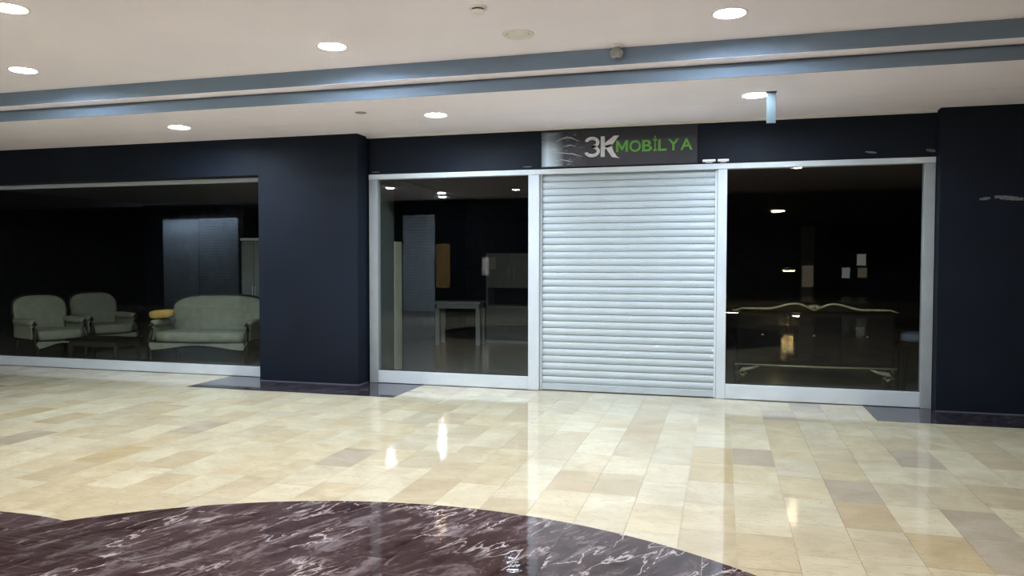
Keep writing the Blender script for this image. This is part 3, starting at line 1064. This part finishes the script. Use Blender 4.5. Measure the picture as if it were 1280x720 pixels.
# gilded sideboard behind the right window
t = thing('gilded_sideboard', 'black lacquer sideboard with a gilded serpentine top moulding behind the right window', 'sideboard', (1.04, 1.0, 0.004))
HW = 0.90
link('body', box(-HW + 0.02, HW - 0.02, 0.02, 0.50, 0.28, 0.90, 0.006), m_blackgloss, t)
link('top', box(-HW, HW, 0.0, 0.52, 0.90, 0.925, 0.006), m_blackgloss, t)


def top_z(u):
    """serpentine crest: u in -1..1"""
    a = abs(u)
    if a < 0.23:
        return 0.935 + 0.07 * math.sin(PI / 2 * a / 0.23) ** 1.4
    return 0.942 + 0.063 * (0.5 + 0.5 * math.cos(PI * min(1, (a - 0.23) / 0.36))) - 0.03 * max(0, (a - 0.9) / 0.1)


cp = [(HW * 1.01 * u / 40, -0.012, top_z(u / 40)) for u in range(-40, 41)]
link('crest_moulding', tube(cp, [0.005 + 0.008 * min(1, (1.02 - abs(p[0]) / HW) * 4) for p in cp], 8), m_gilt, t, True)
poly = [(p[0], p[2]) for p in cp]
link('crest_board', prism([(-HW * 1.0, 0.90)] + poly + [(HW * 1.0, 0.90)], 0.0, 0.025), m_blackgloss, t)
sh = bmesh.new()
for k in range(7):
    a = math.radians(25 + 130 * k / 6)
    tube([(0, -0.02, 0.945), (0.055 * math.cos(a), -0.03, 0.945 + 0.04 * math.sin(a)), (0.095 * math.cos(a), -0.018, 0.945 + 0.055 * math.sin(a))], [0.006, 0.011, 0.006], 6, sh)
link('carved_shell', sh, m_gilt, t, True)
link('base_rail', tube([(-HW, 0.0, 0.262), (0, 0.0, 0.255), (HW, 0.0, 0.262)], 0.010, 8), m_gilt, t, True)
for k, (a, b_) in enumerate(((-0.86, -0.30), (-0.29, 0.29), (0.30, 0.86))):
    dd = link('door' if k != 1 else 'drawer', box(a, b_, 0.004, 0.019, 0.30, 0.885, 0.004), m_blackgloss, t)
    link('knob', lathe([(0, 0), (0.012, 0.0), (0.016, 0.012), (0, 0.02)], 10), m_gilt, dd, loc=((a + b_) / 2, -0.004, 0.62))
for s in (-1, 1):
    ft_ = bmesh.new()
    tube([(s * 0.62, 0.01, 0.245), (s * 0.70, 0.0, 0.215), (s * 0.80, -0.01, 0.20), (s * 0.87, 0.0, 0.155), (s * 0.80, 0.0, 0.125), (s * 0.76, 0.0, 0.155), (s * 0.80, 0.0, 0.175)],
         [0.008, 0.018, 0.028, 0.026, 0.02, 0.014, 0.008], 8, ft_)
    link('scroll_foot', ft_, m_gilt, t, True)
    link('leg', tube([(s * 0.86, 0.01, 0.25), (s * 0.885, 0.005, 0.18), (s * 0.86, 0.01, 0.09), (s * 0.875, 0.0, 0.0)], [0.03, 0.026, 0.018, 0.026], 8), m_wood, t, True)
    link('leg', tube([(s * 0.84, 0.45, 0.28), (s * 0.84, 0.46, 0.0)], [0.03, 0.02], 8), m_wood, t)
t = thing('stool', 'low pale cushioned stool beside the gilded sideboard at the right post', 'stool', (2.22, 1.25, 0.004))
link('seat_cushion', pillow(-0.22, 0.22, -0.2, 0.2, 0.56, 0.68, 0.5), plain('pale_blue_fabric', (0.10, 0.12, 0.15, 1), 0.8), t, True)
link('seat_frame', box(-0.2, 0.2, -0.18, 0.18, 0.52, 0.57), m_blackgloss, t)
for sx in (-1, 1):
    for sy in (-1, 1):
        link('leg', tube([(sx * 0.17, sy * 0.15, 0.53), (sx * 0.18, sy * 0.16, 0.0)], [0.022, 0.015], 8), m_blackgloss, t)

# ------------------------------------------------------------------ the hall behind the camera (seen mirrored in the glass)
opp = struct(link('wall_opposite', box(-14.1, -5.55, -13.6, -13.0, 0, 3.31), m_navy))
link('wall_section', box(-34, -15.12, -13.6, -13.0, 0, 3.31), m_navy, opp)
for xa, xb, nm in ((-16.8, -15.3, 'a'), (-9.5, -8.45, 'b')):
    s_ = bmesh.new()
    sl = link('shutter_slat', box(xa, xb, -12.99, -12.965, 0, 0.082, 0.008), m_opp_pale, opp)
    for k in range(1, 32):
        o = sl.copy()
        COL.objects.link(o)
        o.parent = opp
        o.location.z = 0.092 * k
trough = thing('added_panel_light', 'added hidden strip that brightens the pale panel opposite the left shop', 'added light', (-16.75, -12.99, 3.06))  # added light source, lifts the mirrored pale panel
link('cover', box(-1.5, 1.5, 0.82, 0.85, -0.06, 0.16), m_navy, trough)  # lip added to keep the strip out of the mirrored view
link('bracket', box(-1.5, 1.5, 0.0, 0.85, 0.16, 0.18), m_navy, trough)
link('tube', box(-1.42, 1.42, 0.74, 0.78, 0.02, 0.06), emit('panel_fill', (0.8, 0.9, 1.0), 150.0), trough)
link('pale_panel', box(-18.2, -16.83, -13.0, -12.94, 0, 2.9, 0.01), m_opp_pale, opp)
nt = thing('tag_glow', 'small glowing plate added on the wall opposite to brighten the tag on the grey cabinet', 'added glow', (-6.83, -13.0, 1.11))  # added glow whose mirror image falls on the cabinet's tag
link('backing', box(-0.12, 0.12, 0.0, 0.03, -0.02, 0.54), m_alu_dim, nt)
link('glow_face', box(-0.10, 0.10, 0.031, 0.036, 0.0, 0.52), m_litwarm, nt)
tag(link('poster', box(-8.40, -7.96, -12.99, -12.96, 0.72, 2.05), m_opp_brown), 'brown poster on the wall opposite, mirrored in the shop glass', 'poster')
struct(link('wall_far', box(-34, 12, -31.2, -31.0, -5, 3.31), m_navy))
gal = struct(link('floor_gallery', box(-34, 12, -31, -22.0, -0.6, 0.0), m_hall))
struct(link('floor_lower', box(-34, 12, -31, -14, -5.1, -5.0), m_hall))
struct(link('wall_west', box(-34.2, -34, -31, 0.3, -5, 3.45), m_navy))
struct(link('wall_east', box(12, 12.2, -31, 0.3, -5, 3.45), m_navy))
struct(link('wall_void', box(-34, 12, -13.7, -13.6, -5.0, -0.16), m_navy))


def pendant(x, y, z, w, kind, label):  # added globe, placed so its mirror image makes a bright spot in the glass
    t = thing('added_pendant', label, 'pendant lamp', (x, y, z), 0, 'added pendants over the void, making bright spots in the shop glass')
    link('shade', lathe([(0.02, 0.10), (w * 0.5, 0.07), (w * 0.56, 0.0), (w * 0.53, 0.0), (w * 0.48, 0.06), (0.02, 0.09)], 24), m_whitelac, t)
    link('globe', lathe([(0, -0.05), (w * 0.35, -0.04), (w * 0.5, 0.0), (w * 0.35, 0.04), (0, 0.05)], 24), kind, t, True)
    link('cable', tube([(0, 0, 0.09), (0, 0, 3.31 - z)], 0.008, 6), m_gasket, t)


pendant(2.07, -18, 1.24, 0.42, m_lamp_amber, 'added amber pendant, highest of three making bright spots in the right shop window')
pendant(0.29, -18, -0.17, 0.46, m_lamp_far, 'added round pendant low over the void, makes the bright spot at the post beside the shutter')
pendant(2.32, -18, -0.24, 0.26, m_lamp_far, 'smallest added pendant low over the void, makes the bright spot below the gilded crest')
pendant(-18.58, -18, -0.17, 0.34, m_lamp_far, 'added round pendant over the void, makes the bright spot in the left shop glass beside the dark pillar')
c = thing('far_column', 'pale column far across the hall, mirrored in the right shop window', 'column', (3.8, -29.8, 0.0))
link('shaft', box(-0.3, 0.3, -0.3, 0.3, 0.1, 3.2, 0.02), m_opp_pale, c)
link('plinth', box(-0.36, 0.36, -0.36, 0.36, 0.0, 0.1), m_opp_pale, c)
link('lit_panel', box(-0.24, 0.24, 0.301, 0.32, 0.35, 1.35), m_litwarm, c)
for nm, x0, x1, z0, z1, m in (('lit_shop_window', 5.5, 5.85, 0.75, 1.25, m_litwin), ('lit_shop_window', 6.15, 6.55, 1.36, 1.90, m_litwin), ('lit_shop_window', 6.2, 6.6, 0.78, 1.25, m_litwarm)):
    fr = thing(nm, 'small lit shop window far across the hall, mirrored in the right shop window', 'window', ((x0 + x1) / 2, -30.99, z0), 0, 'far lit windows mirrored in the glass')
    hw_ = (x1 - x0) / 2
    link('pane', box(-hw_, hw_, 0.0, 0.02, 0, z1 - z0), m, fr)
    link('frame', box(-hw_ - 0.05, hw_ + 0.05, -0.005, 0.012, -0.05, z1 - z0 + 0.05), m_alu_dim, fr)

# ------------------------------------------------------------------ labels of the setting
for nm, lab, cat in (
        ('floor', 'polished cream marble floor with a dark burgundy marble disc and black inlays', 'floor'),
        ('ceiling', 'pale stepped ceiling with two blue-grey bands above the shopfronts', 'ceiling'),
        ('wall_back', 'dark navy shopfront wall with two square pillars', 'wall'),
        ('window_1', 'wide shop window with sage armchairs and a loveseat behind it', 'window'),
        ('window_2', 'shop window between the left dark pillar and the roller shutter', 'window'),
        ('window_3', 'shop window right of the shutter with a gilded sideboard behind it', 'window'),
        ('door_1', 'closed pale grey roller shutter under the sign board', 'door'),
        ('trim_1', 'thin white strip where the dark wall meets the ceiling', 'trim'),
        ('trim_2', 'pale aluminium top rail running over both windows and the shutter', 'trim'),
        ('trim_3', 'pale side wall just inside the window by the left pillar', 'wall')):
    bpy.data.objects[nm]['label'] = lab
    bpy.data.objects[nm]['category'] = cat
